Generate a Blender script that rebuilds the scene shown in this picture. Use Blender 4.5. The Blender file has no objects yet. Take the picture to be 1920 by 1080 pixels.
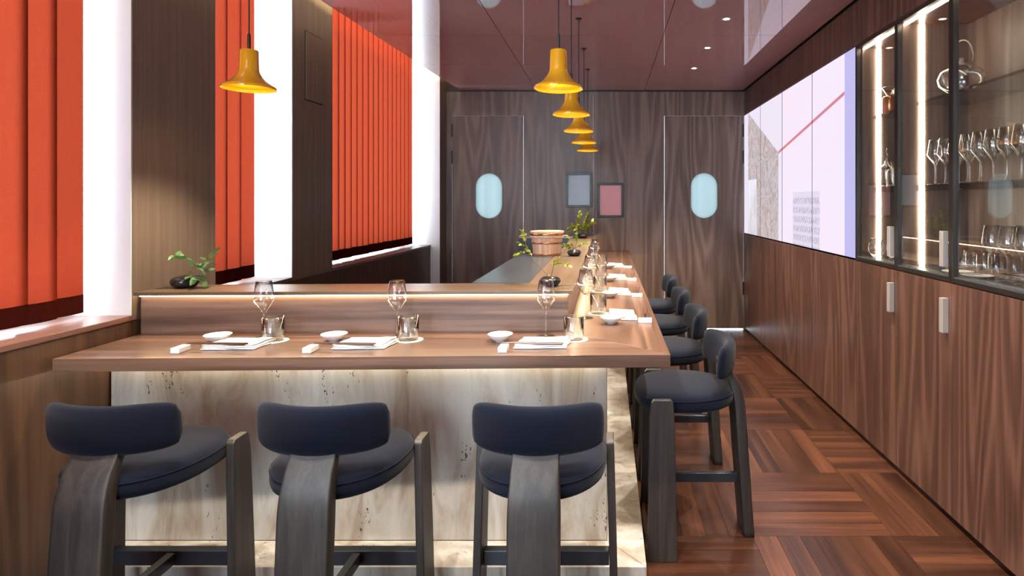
import bpy, math, random
from mathutils import Vector
R = math.radians
random.seed(7)
sc = bpy.context.scene
COL = sc.collection

# ------------------------------------------------------------------ camera, world, exposure
FPX = 1100.0                       # focal length in pixels of the 1920 px wide frame
EYE = 1.40
cam_d = bpy.data.cameras.new('camera')
cam_d.sensor_width = 36.0
cam_d.lens = FPX / 1920.0 * 36.0
cam_d.shift_x = -(1138 - 960) / 1920.0
cam_d.shift_y = (377 - 540) / 1920.0
cam_d.clip_start = 0.05
cam = bpy.data.objects.new('camera', cam_d)
cam.location = (0, 0, EYE)
cam.rotation_euler = (R(90), 0, 0)
COL.objects.link(cam)
sc.camera = cam

world = bpy.data.worlds.new('sky')
sc.world = world
world.use_nodes = True
bg = world.node_tree.nodes['Background']
bg.inputs[0].default_value = (0.76, 0.88, 1.0, 1)
bg.inputs[1].default_value = 9.0

sc.view_settings.view_transform = 'Standard'
sc.view_settings.look = 'None'
sc.view_settings.gamma = 1.0
sc.view_settings.use_curve_mapping = False
sc.view_settings.exposure = 1.4
sc.cycles.use_denoising = True
sc.cycles.max_bounces = 10
sc.cycles.diffuse_bounces = 4
sc.cycles.glossy_bounces = 5
sc.cycles.transparent_max_bounces = 24
sc.cycles.sample_clamp_indirect = 6.0
sc.cycles.caustics_reflective = False
sc.cycles.caustics_refractive = False

YB = 6.40          # back wall
XR = 1.495         # right wall face
YF = -2.6          # wall behind the camera
HC = 2.604         # ceiling height
SILL = 0.941
def XL(y):         # left wall face, very slightly out of square
    return -1.91 + (y - 2.25) * 0.0146
def XE(y):         # left edge of the ceiling panels
    return max(-1.71 + (y - 3.64) * 0.042, XL(y) + 0.08)
WIN = [(-2.3, -0.1), (0.4, 2.356), (2.85, 3.527), (4.026, 6.16)]     # left wall window bays; the first, unseen, is added unblinded for fill daylight

# light portals in the window bays (sky light enters there)
for (a, b) in WIN:
    ld = bpy.data.lights.new('window_portal', 'AREA')
    ld.shape = 'RECTANGLE'; ld.size = 2.1; ld.size_y = b - a
    ld.cycles.is_portal = True
    lo = bpy.data.objects.new('window_portal', ld)
    lo.location = (XL((a + b) / 2) - 0.33, (a + b) / 2, 2.0)
    lo.rotation_euler = (0, R(-90), 0)
    COL.objects.link(lo)

ld = bpy.data.lights.new('window_portal', 'AREA'); ld.shape = 'RECTANGLE'; ld.size = 1.3; ld.size_y = 1.95; ld.cycles.is_portal = True
lo = bpy.data.objects.new('window_portal', ld); lo.location = (-1.15, YF - .12, 1.525); lo.rotation_euler = (R(90), 0, 0); COL.objects.link(lo)
for (dx) in (-1.29, 1.062):        # oval door windows
    ld = bpy.data.lights.new('window_portal', 'AREA'); ld.shape = 'RECTANGLE'; ld.size = 0.9; ld.size_y = 2.6; ld.cycles.is_portal = True
    lo = bpy.data.objects.new('window_portal', ld); lo.location = (dx, YB + .12, 1.3); lo.rotation_euler = (R(-90), 0, 0); COL.objects.link(lo)

# ------------------------------------------------------------------ node helpers
def new_mat(name):
    m = bpy.data.materials.new(name); m.use_nodes = True
    nt = m.node_tree
    for n in list(nt.nodes): nt.nodes.remove(n)
    out = nt.nodes.new('ShaderNodeOutputMaterial')
    return m, nt, out
def N(nt, t, **kw):
    n = nt.nodes.new('ShaderNode' + t)
    for k, v in kw.items(): setattr(n, k, v)
    return n
def L(nt, a, b): nt.links.new(a, b)
def math_n(nt, op, a, b=None, c=None, clamp=False):
    n = N(nt, 'Math', operation=op, use_clamp=clamp)
    for i, v in enumerate((a, b, c)):
        if v is None: continue
        if isinstance(v, (int, float)): n.inputs[i].default_value = v
        else: L(nt, v, n.inputs[i])
    return n.outputs[0]
def mix_c(nt, f, a, b, mode='MIX'):
    n = N(nt, 'Mix', data_type='RGBA', blend_type=mode)
    for i, v in ((0, f), (6, a), (7, b)):
        if isinstance(v, (int, float)): n.inputs[i].default_value = v
        elif isinstance(v, tuple): n.inputs[i].default_value = (v + (1,))[:4]
        else: L(nt, v, n.inputs[i])
    return n.outputs[2]
def ramp(nt, f, stops):
    n = N(nt, 'ValToRGB')
    el = n.color_ramp.elements
    while len(el) < len(stops): el.new(0.5)
    for e, (p, c) in zip(el, stops):
        e.position = p; e.color = (c + (1,))[:4] if isinstance(c, tuple) else (c, c, c, 1)
    L(nt, f, n.inputs[0])
    return n.outputs[0]
def setp(nt, p, name, v):
    s = p.inputs[name]
    if isinstance(v, (int, float)): s.default_value = v
    elif isinstance(v, tuple): s.default_value = (v + (1,))[:4]
    else: L(nt, v, s)
def principled(nt, out, **kw):
    p = N(nt, 'BsdfPrincipled')
    names = dict(base='Base Color', rough='Roughness', metal='Metallic', ior='IOR', coat='Coat Weight',
                 coat_rough='Coat Roughness', sheen='Sheen Weight', spec='Specular IOR Level', normal='Normal',
                 em='Emission Color', ems='Emission Strength', trans='Transmission Weight', sss='Subsurface Weight')
    for k, v in kw.items(): setp(nt, p, names[k], v)
    L(nt, p.outputs[0], out.inputs[0])
    return p
def coords(nt, local=False, rnd=0.0):
    if local: v = N(nt, 'TexCoord').outputs['Object']
    else: v = N(nt, 'NewGeometry').outputs['Position']
    if rnd:
        oi = N(nt, 'ObjectInfo')
        s = N(nt, 'VectorMath', operation='SCALE'); s.inputs[0].default_value = (7.3 * rnd, 5.1 * rnd, 3.7 * rnd)
        L(nt, oi.outputs['Random'], s.inputs['Scale'])
        a = N(nt, 'VectorMath', operation='ADD'); L(nt, v, a.inputs[0]); L(nt, s.outputs[0], a.inputs[1])
        return a.outputs[0], oi.outputs['Random']
    return v, None
def mapping(nt, v, scale, rot=(0, 0, 0)):
    m = N(nt, 'Mapping'); m.inputs['Scale'].default_value = scale; m.inputs['Rotation'].default_value = rot
    L(nt, v, m.inputs['Vector'])
    return m.outputs[0]
def noise(nt, v, scale=1.0, detail=2.0, rough=0.5, dist=0.0):
    n = N(nt, 'TexNoise'); n.inputs['Scale'].default_value = scale; n.inputs['Detail'].default_value = detail
    n.inputs['Roughness'].default_value = rough; n.inputs['Distortion'].default_value = dist
    L(nt, v, n.inputs['Vector'])
    return n.outputs['Fac']
def bump(nt, h, strength=0.2, dist=0.002):
    b = N(nt, 'Bump'); b.inputs['Strength'].default_value = strength; b.inputs['Distance'].default_value = dist
    L(nt, h, b.inputs['Height'])
    return b.outputs[0]

def plain(name, base, rough=0.5, **kw):
    m, nt, out = new_mat(name)
    v, _ = coords(nt, True)
    n = noise(nt, v, 35.0, 2.0)
    c = mix_c(nt, math_n(nt, 'MULTIPLY', n, 0.10), base, tuple(min(1, b * 1.5 + .01) for b in base))
    principled(nt, out, base=c, rough=rough, **kw)
    return m
def wood(name, dark, light, axis='Z', cross=3.2, along=0.30, rings=34.0, rough=0.38, local=False, rnd=1.0,
         vary=0.0, fibre=70.0, fib=1.1, ring_w=0.55, coat=0.0):
    m, nt, out = new_mat(name)
    v, rv = coords(nt, local, rnd)
    sc3 = [cross] * 3; sc3['XYZ'.index(axis)] = along
    n1 = noise(nt, mapping(nt, v, sc3), 1.0, 1.5, 0.45)
    rg = math_n(nt, 'MULTIPLY_ADD', math_n(nt, 'SINE', math_n(nt, 'MULTIPLY', n1, rings * 2)), 0.5, 0.5)
    rg = math_n(nt, 'POWER', rg, 1.6)
    fs = [fibre] * 3; fs['XYZ'.index(axis)] = fibre * 0.03
    n2 = noise(nt, mapping(nt, v, fs), 1.0, 3.0, 0.6)
    bs = [1.3 * cross] * 3; bs['XYZ'.index(axis)] = along * 0.7
    n3 = noise(nt, mapping(nt, v, bs), 1.0, 1.0)
    f = math_n(nt, 'ADD', math_n(nt, 'MULTIPLY', rg, ring_w),
               math_n(nt, 'MULTIPLY', math_n(nt, 'SUBTRACT', n2, 0.5), fib))
    f = math_n(nt, 'ADD', f, math_n(nt, 'MULTIPLY', math_n(nt, 'SUBTRACT', n3, 0.35), 0.7), clamp=True)
    c = mix_c(nt, f, dark, light)
    if vary and rv is not None:
        hs = N(nt, 'HueSaturation')
        L(nt, c, hs.inputs['Color'])
        L(nt, math_n(nt, 'MULTIPLY_ADD', math_n(nt, 'FRACT', math_n(nt, 'MULTIPLY', rv, 37.7)), vary, 1 - vary / 2), hs.inputs['Value'])
        c = hs.outputs[0]
    principled(nt, out, base=c, rough=rough, normal=bump(nt, n2, 0.12, 0.001), coat=coat, coat_rough=0.2)
    return m
def fabric(name, base, light, scale=900.0, rough=0.95):
    m, nt, out = new_mat(name)
    v, _ = coords(nt, True)
    n = noise(nt, v, scale, 2.0, 0.7)
    n2 = noise(nt, v, 9.0, 2.0)
    c = mix_c(nt, math_n(nt, 'MULTIPLY_ADD', n, 0.7, math_n(nt, 'MULTIPLY', n2, 0.3)), base, light)
    principled(nt, out, base=c, rough=rough, sheen=0.06, spec=0.12, normal=bump(nt, n, 0.3, 0.001))
    return m
def emit(name, col, strength):
    m, nt, out = new_mat(name)
    e = N(nt, 'Emission'); e.inputs[0].default_value = col + (1,); e.inputs[1].default_value = strength
    L(nt, e.outputs[0], out.inputs[0])
    return m
def thin_glass(name, tint=(0.97, 0.98, 0.98), ior=1.5, gain=1.0, rough=0.0):
    m, nt, out = new_mat(name)
    t = N(nt, 'BsdfTransparent'); t.inputs[0].default_value = tint + (1,)
    g = N(nt, 'BsdfGlossy'); g.inputs['Roughness'].default_value = rough
    lw = N(nt, 'LayerWeight'); lw.inputs[0].default_value = 0.5          # Schlick, the same from both sides of a face
    r0 = ((ior - 1) / (ior + 1)) ** 2
    f = math_n(nt, 'MULTIPLY', math_n(nt, 'MULTIPLY_ADD', math_n(nt, 'POWER', lw.outputs['Facing'], 5.0), 1 - r0, r0), gain, clamp=True)
    mx = N(nt, 'MixShader'); L(nt, f, mx.inputs[0]); L(nt, t.outputs[0], mx.inputs[1]); L(nt, g.outputs[0], mx.inputs[2])
    L(nt, mx.outputs[0], out.inputs[0])
    return m

M = {}
M['wall_wood'] = wood('grey walnut veneer', (0.118, 0.077, 0.062), (0.29, 0.207, 0.170), 'Z', 3.4, 0.34, 30)
M['cab_wood'] = wood('warm-lit walnut veneer', (0.060, 0.0255, 0.0165), (0.165, 0.076, 0.050), 'Z', 4.2, 0.36, 34)  # redder copy of the back wall walnut, warmer light on this side tinted in
M['dado_wood'] = wood('brown walnut veneer', (0.045, 0.0215, 0.012), (0.105, 0.055, 0.031), 'Z', 4.0, 0.34, 30)
M['sill_wood'] = wood('sill walnut veneer', (0.13, 0.060, 0.045), (0.27, 0.14, 0.105), 'Y', 7, 0.4, 14, rough=0.3)
M['counter_x'] = wood('counter walnut across', (0.066, 0.035, 0.024), (0.190, 0.108, 0.074), 'X', 9, 0.30, 12, rough=0.30)
M['counter_y'] = wood('counter walnut along', (0.070, 0.036, 0.023), (0.195, 0.108, 0.070), 'Y', 9, 0.30, 12, rough=0.30)
M['riser_x'] = wood('riser walnut', (0.085, 0.046, 0.034), (0.26, 0.160, 0.120), 'X', 14, 0.25, 10, rough=0.4)
M['riser_y'] = wood('riser walnut along', (0.12, 0.062, 0.036), (0.30, 0.17, 0.11), 'Y', 14, 0.25, 10, rough=0.4)
M['ledge'] = wood('raised ledge bronze wood', (0.105, 0.064, 0.036), (0.20, 0.125, 0.075), 'X', 9, 0.3, 8, rough=0.33)
M['ledge_y'] = wood('raised ledge bronze wood along', (0.105, 0.066, 0.038), (0.195, 0.125, 0.078), 'Y', 9, 0.3, 8, rough=0.33)
M['plank_x'] = wood('walnut plank across', (0.026, 0.0095, 0.0055), (0.122, 0.044, 0.020), 'X', 7, 0.9, 7, rough=0.27, vary=0.6, rnd=3, ring_w=0.30, fib=0.8)
M['plank_y'] = wood('walnut plank along', (0.026, 0.0095, 0.0055), (0.122, 0.044, 0.020), 'Y', 7, 0.9, 7, rough=0.27, vary=0.6, rnd=3, ring_w=0.30, fib=0.8)
M['leg_wood'] = wood('dark stained ash', (0.0115, 0.0085, 0.007), (0.044, 0.034, 0.0285), 'Z', 22, 0.8, 10, rough=0.5, local=True, rnd=0.7, fibre=240, ring_w=.35)
M['bar_metal'] = plain('black stool bar', (0.012, 0.015, 0.022), 0.4)
M['fabric'] = fabric('midnight wool', (0.0013, 0.0023, 0.0064), (0.0042, 0.0070, 0.0165))
M['column'] = wood('taupe bronze laminate', (0.155, 0.108, 0.074), (0.25, 0.185, 0.135), 'Z', 26, 0.3, 5, rough=0.42, ring_w=0.3)
M['white'] = plain('white paint', (0.80, 0.80, 0.79), 0.5)
M['metal'] = plain('satin champagne metal', (0.40, 0.35, 0.31), 0.4, metal=0.35)
M['bronze'] = plain('dark bronze metal', (0.045, 0.036, 0.030), 0.35, metal=0.7)
M['black'] = plain('black metal', (0.008, 0.008, 0.009), 0.45)
M['slate'] = plain('slate blue grey laminate', (0.055, 0.065, 0.078), 0.24)
M['carcass'] = plain('dark carcass board', (0.03, 0.022, 0.018), 0.6)
M['brass_edge'] = plain('pale edge strip', (0.55, 0.47, 0.34), 0.35, metal=0.4)
M['porcelain'] = plain('white porcelain', (0.82, 0.81, 0.79), 0.18)
M['linen'] = plain('white linen', (0.85, 0.85, 0.84), 0.85)
M['coaster'] = plain('ivory paper', (0.78, 0.74, 0.62), 0.8)
M['chop'] = plain('lacquered dark stick', (0.055, 0.022, 0.015), 0.3)
M['vase'] = plain('black glazed ceramic', (0.012, 0.012, 0.014), 0.22)
M['twig'] = plain('twig bark', (0.16, 0.09, 0.05), 0.7)
M['frame'] = plain('black frame lacquer', (0.010, 0.010, 0.013), 0.35)
M['copper'] = plain('copper band', (0.62, 0.25, 0.12), 0.25, metal=1.0)
M['glass'] = thin_glass('clear drinking glass', (0.985, 0.99, 0.99), 1.6, 2.4)
M['pane'] = thin_glass('window pane', (0.95, 0.97, 0.97), 1.5)
M['cab_glass'] = thin_glass('smoked cabinet pane', (0.90, 0.90, 0.89), 1.7, 1.4)
M['shelf_glass'] = thin_glass('smoked shelf glass', (0.80, 0.83, 0.84), 1.5, 1.5)
M['led_warm'] = emit('warm strip light', (1.0, 0.74, 0.42), 13.0)
M['led_counter'] = emit('warm under counter light', (1.0, 0.78, 0.50), 12.0)
M['led_cab'] = emit('cabinet strip light', (1.0, 0.85, 0.64), 13.0)
M['led_cove'] = emit('cove strip light', (1.0, 0.76, 0.48), 40.0)
M['bulb'] = emit('lamp bulb', (1.0, 0.80, 0.42), 26.0)
M['down'] = emit('downlight lens', (1.0, 0.88, 0.70), 9.0)

def ceiling_mat():
    m, nt, out = new_mat('burgundy lacquer')
    v, _ = coords(nt, False)
    n = noise(nt, mapping(nt, v, (60, 3, 60)), 1.0, 2.0)
    c = mix_c(nt, n, (0.42, 0.215, 0.21), (0.50, 0.265, 0.255))
    principled(nt, out, base=c, rough=0.012, ior=2.9)
    return m
M['ceiling'] = ceiling_mat()

def travertine(name):
    m, nt, out = new_mat(name)
    v, _ = coords(nt, False)
    n1 = noise(nt, mapping(nt, v, (8, 8, 1.8)), 1.0, 5.0, 0.65, 0.8)
    n2 = noise(nt, mapping(nt, v, (16, 16, 3.0)), 1.0, 5.0, 0.65, 0.5)
    col = ramp(nt, n1, [(0.32, (0.20, 0.135, 0.085)), (0.42, (0.33, 0.27, 0.205)), (0.50, (0.40, 0.365, 0.32)), (0.62, (0.48, 0.465, 0.43))])
    col = mix_c(nt, math_n(nt, 'MULTIPLY', n2, 0.45), col, (0.50, 0.47, 0.42))
    # pits: small stretched cells gated by a column mask
    wob = N(nt, 'TexNoise'); wob.inputs['Scale'].default_value = 30.0
    L(nt, v, wob.inputs['Vector'])
    vm = N(nt, 'VectorMath', operation='MULTIPLY_ADD'); L(nt, wob.outputs['Color'], vm.inputs[0])
    vm.inputs[1].default_value = (0.02, 0.02, 0.02); L(nt, v, vm.inputs[2])
    gate = noise(nt, mapping(nt, v, (17, 17, 3.2)), 1.0, 5.0, 0.75)
    gate = math_n(nt, 'MULTIPLY', math_n(nt, 'SUBTRACT', gate, 0.42, clamp=True), 4.6, clamp=True)
    cell = noise(nt, mapping(nt, vm.outputs[0], (150, 150, 75)), 1.0, 2.0, 0.55)
    pit = math_n(nt, 'GREATER_THAN', math_n(nt, 'MULTIPLY', cell, gate), 0.56)
    col = mix_c(nt, math_n(nt, 'MULTIPLY', pit, 0.95), col, (0.02, 0.013, 0.009))
    h = math_n(nt, 'SUBTRACT', math_n(nt, 'MULTIPLY', n2, 0.2), pit)
    principled(nt, out, base=col, rough=0.5, normal=bump(nt, h, 0.6, 0.004))
    return m
M['travertine'] = travertine('travertine stone')

def blind_mat(name, base, trans, wt):
    m, nt, out = new_mat(name)
    v, _ = coords(nt, True, 0.5)
    a = noise(nt, mapping(nt, v, (40, 40, 420)), 1.0, 2.0, 0.6)
    b = noise(nt, mapping(nt, v, (520, 520, 14)), 1.0, 2.0, 0.6)
    f = math_n(nt, 'ADD', math_n(nt, 'MULTIPLY', a, 0.5), math_n(nt, 'MULTIPLY', b, 0.6), clamp=True)
    k = lambda c, s: tuple(min(1, x * s) for x in c)
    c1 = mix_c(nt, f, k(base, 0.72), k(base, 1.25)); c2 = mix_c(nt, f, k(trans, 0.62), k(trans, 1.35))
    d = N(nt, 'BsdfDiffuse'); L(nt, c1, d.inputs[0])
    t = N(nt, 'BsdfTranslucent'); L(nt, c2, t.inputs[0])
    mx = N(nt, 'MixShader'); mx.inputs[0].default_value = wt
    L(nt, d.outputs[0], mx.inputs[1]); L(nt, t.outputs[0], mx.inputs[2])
    L(nt, mx.outputs[0], out.inputs[0])
    return m
M['blind'] = blind_mat('orange red linen', (0.18, 0.021, 0.010), (0.125, 0.0155, 0.0062), 0.42)
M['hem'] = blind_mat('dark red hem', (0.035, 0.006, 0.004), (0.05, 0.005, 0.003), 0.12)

def lacquer(name, base, deep):
    m, nt, out = new_mat(name)
    v, _ = coords(nt, True)
    c = mix_c(nt, math_n(nt, 'MULTIPLY', noise(nt, v, 14.0), 0.5), base, deep)
    principled(nt, out, base=c, rough=0.16, coat=0.6, coat_rough=0.05)
    return m
M['shade'] = lacquer('amber yellow lacquer', (0.90, 0.43, 0.012), (0.80, 0.35, 0.008))

def frosted():
    m, nt, out = new_mat('frosted aqua glass')
    v, _ = coords(nt, False)
    n = noise(nt, mapping(nt, v, (14, 14, 0.2)), 1.0, 1.0)
    t = N(nt, 'BsdfTranslucent'); L(nt, mix_c(nt, n, (0.158, 0.186, 0.182), (0.205, 0.224, 0.222)), t.inputs[0])
    g = N(nt, 'BsdfGlossy'); g.inputs['Roughness'].default_value = 0.15
    fr = N(nt, 'Fresnel'); fr.inputs[0].default_value = 1.5
    mx = N(nt, 'MixShader'); L(nt, fr.outputs[0], mx.inputs[0]); L(nt, t.outputs[0], mx.inputs[1]); L(nt, g.outputs[0], mx.inputs[2])
    L(nt, mx.outputs[0], out.inputs[0])
    return m
M['frosted'] = frosted()

def screen_mat():
    m, nt, out = new_mat('video wall picture')
    pos = N(nt, 'NewGeometry').outputs['Position']
    sp = N(nt, 'SeparateXYZ'); L(nt, pos, sp.inputs[0])
    y, z = sp.outputs[1], sp.outputs[2]
    gt = lambda a, b: math_n(nt, 'GREATER_THAN', a, b)
    lt = lambda a, b: math_n(nt, 'LESS_THAN', a, b)
    mul = lambda a, b: math_n(nt, 'MULTIPLY', a, b)
    soft = noise(nt, mapping(nt, pos, (1, 2, 2)), 1.0, 2.0)
    base = mix_c(nt, soft, (0.90, 0.74, 0.84), (0.82, 0.79, 0.95))
    streak = noise(nt, mapping(nt, pos, (1, 2, 60)), 1.0, 2.0)
    base = mix_c(nt, mul(streak, 0.25), base, (0.80, 0.66, 0.82))
    # pale grey upper left field
    base = mix_c(nt, mul(gt(y, 4.98), 0.5), base, (0.72, 0.70, 0.82))
    # marbled field cut by a slope
    slope = math_n(nt, 'MULTIPLY_ADD', math_n(nt, 'SUBTRACT', y, 5.113), 0.464, 1.823)
    field = mul(mul(gt(y, 5.113), lt(y, 6.206)), lt(z, slope))
    mb = noise(nt, mapping(nt, pos, (1, 5, 5)), 1.0, 6.0, 0.7, 2.0)
    mcol = ramp(nt, mb, [(0.35, (0.42, 0.30, 0.22)), (0.47, (0.50, 0.42, 0.42)), (0.55, (0.62, 0.55, 0.58)), (0.60, (0.42, 0.36, 0.38))])
    base = mix_c(nt, field, base, mcol)
    blot = mul(mul(gt(y, 5.86), lt(y, 6.20)), lt(z, 1.62))
    blot = mul(blot, math_n(nt, 'MULTIPLY_ADD', noise(nt, mapping(nt, pos, (1, 4, 2)), 1.0, 2.0), 1.6, -0.2, clamp=True))
    base = mix_c(nt, blot, base, (0.86, 0.86, 0.98))
    # red diagonal line
    d = math_n(nt, 'SUBTRACT', z, math_n(nt, 'MULTIPLY_ADD', math_n(nt, 'SUBTRACT', y, 5.113), -0.1802, 1.823))
    line = mul(mul(lt(math_n(nt, 'ABSOLUTE', d), 0.012), gt(y, 3.69)), lt(y, 5.113))
    base = mix_c(nt, mul(line, 0.85), base, (0.62, 0.13, 0.15))
    # block of slanted strokes
    blk = mul(mul(gt(y, 4.121), lt(y, 4.712)), mul(lt(z, 1.47), gt(z, 1.02)))
    base = mix_c(nt, mul(blk, 0.55), base, (0.62, 0.58, 0.72))
    rows = mul(gt(math_n(nt, 'FRACT', mul(math_n(nt, 'SUBTRACT', 1.45, z), 14.0)), 0.35), lt(z, 1.45))
    sl = math_n(nt, 'FRACT', math_n(nt, 'ADD', mul(y, 26.0), math_n(nt, 'ADD', mul(z, 16.0), mul(noise(nt, mapping(nt, pos, (1, 40, 40)), 1.0), 1.2))))
    base = mix_c(nt, mul(mul(mul(blk, rows), lt(sl, 0.38)), 0.75), base, (0.34, 0.29, 0.40))
    # lavender border strip
    base = mix_c(nt, lt(y, 3.687), base, (0.50, 0.47, 0.80))
    e = N(nt, 'Emission'); L(nt, base, e.inputs[0]); e.inputs[1].default_value = 0.42
    g = N(nt, 'BsdfGlossy'); g.inputs['Roughness'].default_value = 0.3; g.inputs[0].default_value = (0.02, 0.02, 0.02, 1)
    ad = N(nt, 'AddShader'); L(nt, e.outputs[0], ad.inputs[0]); L(nt, g.outputs[0], ad.inputs[1])
    L(nt, ad.outputs[0], out.inputs[0])
    return m
M['screen'] = screen_mat()

def leaf_mat(name, a, b):
    m, nt, out = new_mat(name)
    v, rv = coords(nt, True, 1.0)
    c = mix_c(nt, math_n(nt, 'MULTIPLY_ADD', noise(nt, v, 40.0), 0.5, math_n(nt, 'MULTIPLY', rv, 0.5)), a, b)
    d = N(nt, 'BsdfPrincipled'); L(nt, c, d.inputs['Base Color']); d.inputs['Roughness'].default_value = 0.4
    t = N(nt, 'BsdfTranslucent'); L(nt, c, t.inputs[0])
    mx = N(nt, 'MixShader'); mx.inputs[0].default_value = 0.35
    L(nt, d.outputs[0], mx.inputs[1]); L(nt, t.outputs[0], mx.inputs[2]); L(nt, mx.outputs[0], out.inputs[0])
    return m
M['leaf'] = leaf_mat('green leaf', (0.05, 0.15, 0.035), (0.24, 0.42, 0.16))
M['leaf_lime'] = leaf_mat('lime leaf', (0.12, 0.20, 0.015), (0.42, 0.46, 0.05))
M['tub'] = wood('cypress tub', (0.62, 0.36, 0.24), (0.88, 0.66, 0.50), 'Z', 30, 1.0, 5, rough=0.4, local=True)
M['art_blue'] = plain('pale blue paper', (0.62, 0.84, 0.98), 0.7)
M['art_pink'] = plain('rose paper', (0.92, 0.50, 0.56), 0.7)

# ------------------------------------------------------------------ mesh helpers
class MB:
    def __init__(s): s.v = []; s.f = []
    def add(s, vs, fs):
        o = len(s.v); s.v += [tuple(p) for p in vs]; s.f += [tuple(i + o for i in f) for f in fs]; return s
    def prism(s, poly, z0, z1):
        n = len(poly)
        a = sum(poly[i][0] * poly[(i + 1) % n][1] - poly[(i + 1) % n][0] * poly[i][1] for i in range(n))
        if a < 0: poly = poly[::-1]
        vs = [(x, y, z0) for x, y in poly] + [(x, y, z1) for x, y in poly]
        fs = [tuple(range(n - 1, -1, -1)), tuple(range(n, 2 * n))] + [(i, (i + 1) % n, n + (i + 1) % n, n + i) for i in range(n)]
        return s.add(vs, fs)
    def box(s, x0, x1, y0, y1, z0, z1):
        return s.prism([(min(x0, x1), min(y0, y1)), (max(x0, x1), min(y0, y1)), (max(x0, x1), max(y0, y1)), (min(x0, x1), max(y0, y1))], min(z0, z1), max(z0, z1))
    def hexa(s, lo, hi):      # two quads (4 points each), lo -> hi
        return s.add(list(lo) + list(hi), [(3, 2, 1, 0), (4, 5, 6, 7), (0, 1, 5, 4), (1, 2, 6, 5), (2, 3, 7, 6), (3, 0, 4, 7)])
    def lathe(s, prof, n=32, c=(0, 0, 0)):
        vs = []; fs = []; rings = []
        for (r, z) in prof:
            if r < 1e-6: rings.append([len(vs)]); vs.append((c[0], c[1], c[2] + z))
            else:
                rings.append(list(range(len(vs), len(vs) + n)))
                vs += [(c[0] + r * math.cos(2 * math.pi * k / n), c[1] + r * math.sin(2 * math.pi * k / n), c[2] + z) for k in range(n)]
        for a, b in zip(rings, rings[1:]):
            for k in range(n):
                k2 = (k + 1) % n
                if len(a) == 1 and len(b) == 1: continue
                if len(a) == 1: fs.append((a[0], b[k2], b[k]))
                elif len(b) == 1: fs.append((a[k], a[k2], b[0]))
                else: fs.append((a[k], a[k2], b[k2], b[k]))
        return s.add(vs, fs)
    def tube(s, pts, r, n=8, closed=False):
        pts = [Vector(p) for p in pts]; rings = []; vs = []; fs = []
        rr = r if isinstance(r, (list, tuple)) else [r] * len(pts)
        up = None
        for i, p in enumerate(pts):
            a = pts[(i - 1) % len(pts)] if (closed or i) else p
            b = pts[(i + 1) % len(pts)] if (closed or i < len(pts) - 1) else p
            t = (b - a).normalized()
            if up is None:
                up = Vector((0, 0, 1)) if abs(t.z) < 0.9 else Vector((1, 0, 0))
            u = (up - t * up.dot(t)).normalized(); w = t.cross(u); up = u
            rings.append(list(range(len(vs), len(vs) + n)))
            vs += [tuple(p + (u * math.cos(2 * math.pi * k / n) + w * math.sin(2 * math.pi * k / n)) * rr[i]) for k in range(n)]
        m = len(pts)
        for i in range(m if closed else m - 1):
            A, B = rings[i], rings[(i + 1) % m]
            for k in range(n): fs.append((A[k], A[(k + 1) % n], B[(k + 1) % n], B[k]))
        if not closed: fs.append(tuple(reversed(rings[0]))); fs.append(tuple(rings[-1]))
        return s.add(vs, fs)
    def rings(s, rows, cap=True):     # list of equal closed loops
        n = len(rows[0]); vs = [p for r in rows for p in r]; fs = []
        for i in range(len(rows) - 1):
            for k in range(n):
                fs.append((i * n + k, i * n + (k + 1) % n, (i + 1) * n + (k + 1) % n, (i + 1) * n + k))
        if cap:
            fs.append(tuple(range(n - 1, -1, -1))); fs.append(tuple((len(rows) - 1) * n + k for k in range(n)))
        return s.add(vs, fs)
    def mesh(s, name, mat, smooth=False):
        me = bpy.data.meshes.new(name); me.from_pydata(s.v, [], s.f); me.materials.append(mat)
        if smooth:
            me.polygons.foreach_set('use_smooth', [True] * len(me.polygons))
        me.update()
        return me
    def build(s, name, mat, parent=None, smooth=False, bevel=0.0, seg=2, local=False, auto=False):
        if parent is not None and not local:
            l = ORG.get(parent.name, Vector((0, 0, 0)))
            s.v = [(x - l.x, y - l.y, z - l.z) for x, y, z in s.v]
        elif parent is None and not local:
            lo = [min(p[i] for p in s.v) for i in range(3)]; hi = [max(p[i] for p in s.v) for i in range(3)]
            l = Vector(((lo[0] + hi[0]) / 2, (lo[1] + hi[1]) / 2, lo[2]))
            s.v = [(x - l.x, y - l.y, z - l.z) for x, y, z in s.v]
        me = s.mesh(name, mat, smooth)
        o = bpy.data.objects.new(name, me); COL.objects.link(o)
        if parent is not None: o.parent = parent; ORG[o.name] = ORG.get(parent.name, Vector((0, 0, 0)))
        elif not local: o.location = l; ORG[o.name] = l
        if bevel:
            b = o.modifiers.new('bevel', 'BEVEL'); b.width = bevel; b.segments = seg; b.limit_method = 'ANGLE'; b.angle_limit = R(40)
        return o
ORG = {}
def tag(o, label=None, cat=None, group=None, kind=None):
    if label: o['label'] = label
    if cat: o['category'] = cat
    if group: o['group'] = group
    if kind: o['kind'] = kind
    return o
def thing(name, loc, label=None, cat=None, group=None, kind=None, rz=0.0):
    o = bpy.data.objects.new(name, None); o.empty_display_size = 0.05
    o.location = loc; o.rotation_euler = (0, 0, rz); COL.objects.link(o)
    ORG[o.name] = Vector(loc)
    return tag(o, label, cat, group, kind)
def copy_tree(o, parent=None):
    c = o.copy(); COL.objects.link(c); c.parent = parent
    for ch in o.children: copy_tree(ch, c)
    return c
def place(proto, used, loc, rz=0.0, label=None, group=None, scale=None):
    o = proto if not used[0] else copy_tree(proto)
    used[0] = True
    o.location = loc; o.rotation_euler = (0, 0, rz)
    if scale: o.scale = (scale,) * 3
    return tag(o, label, group=group)

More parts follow.
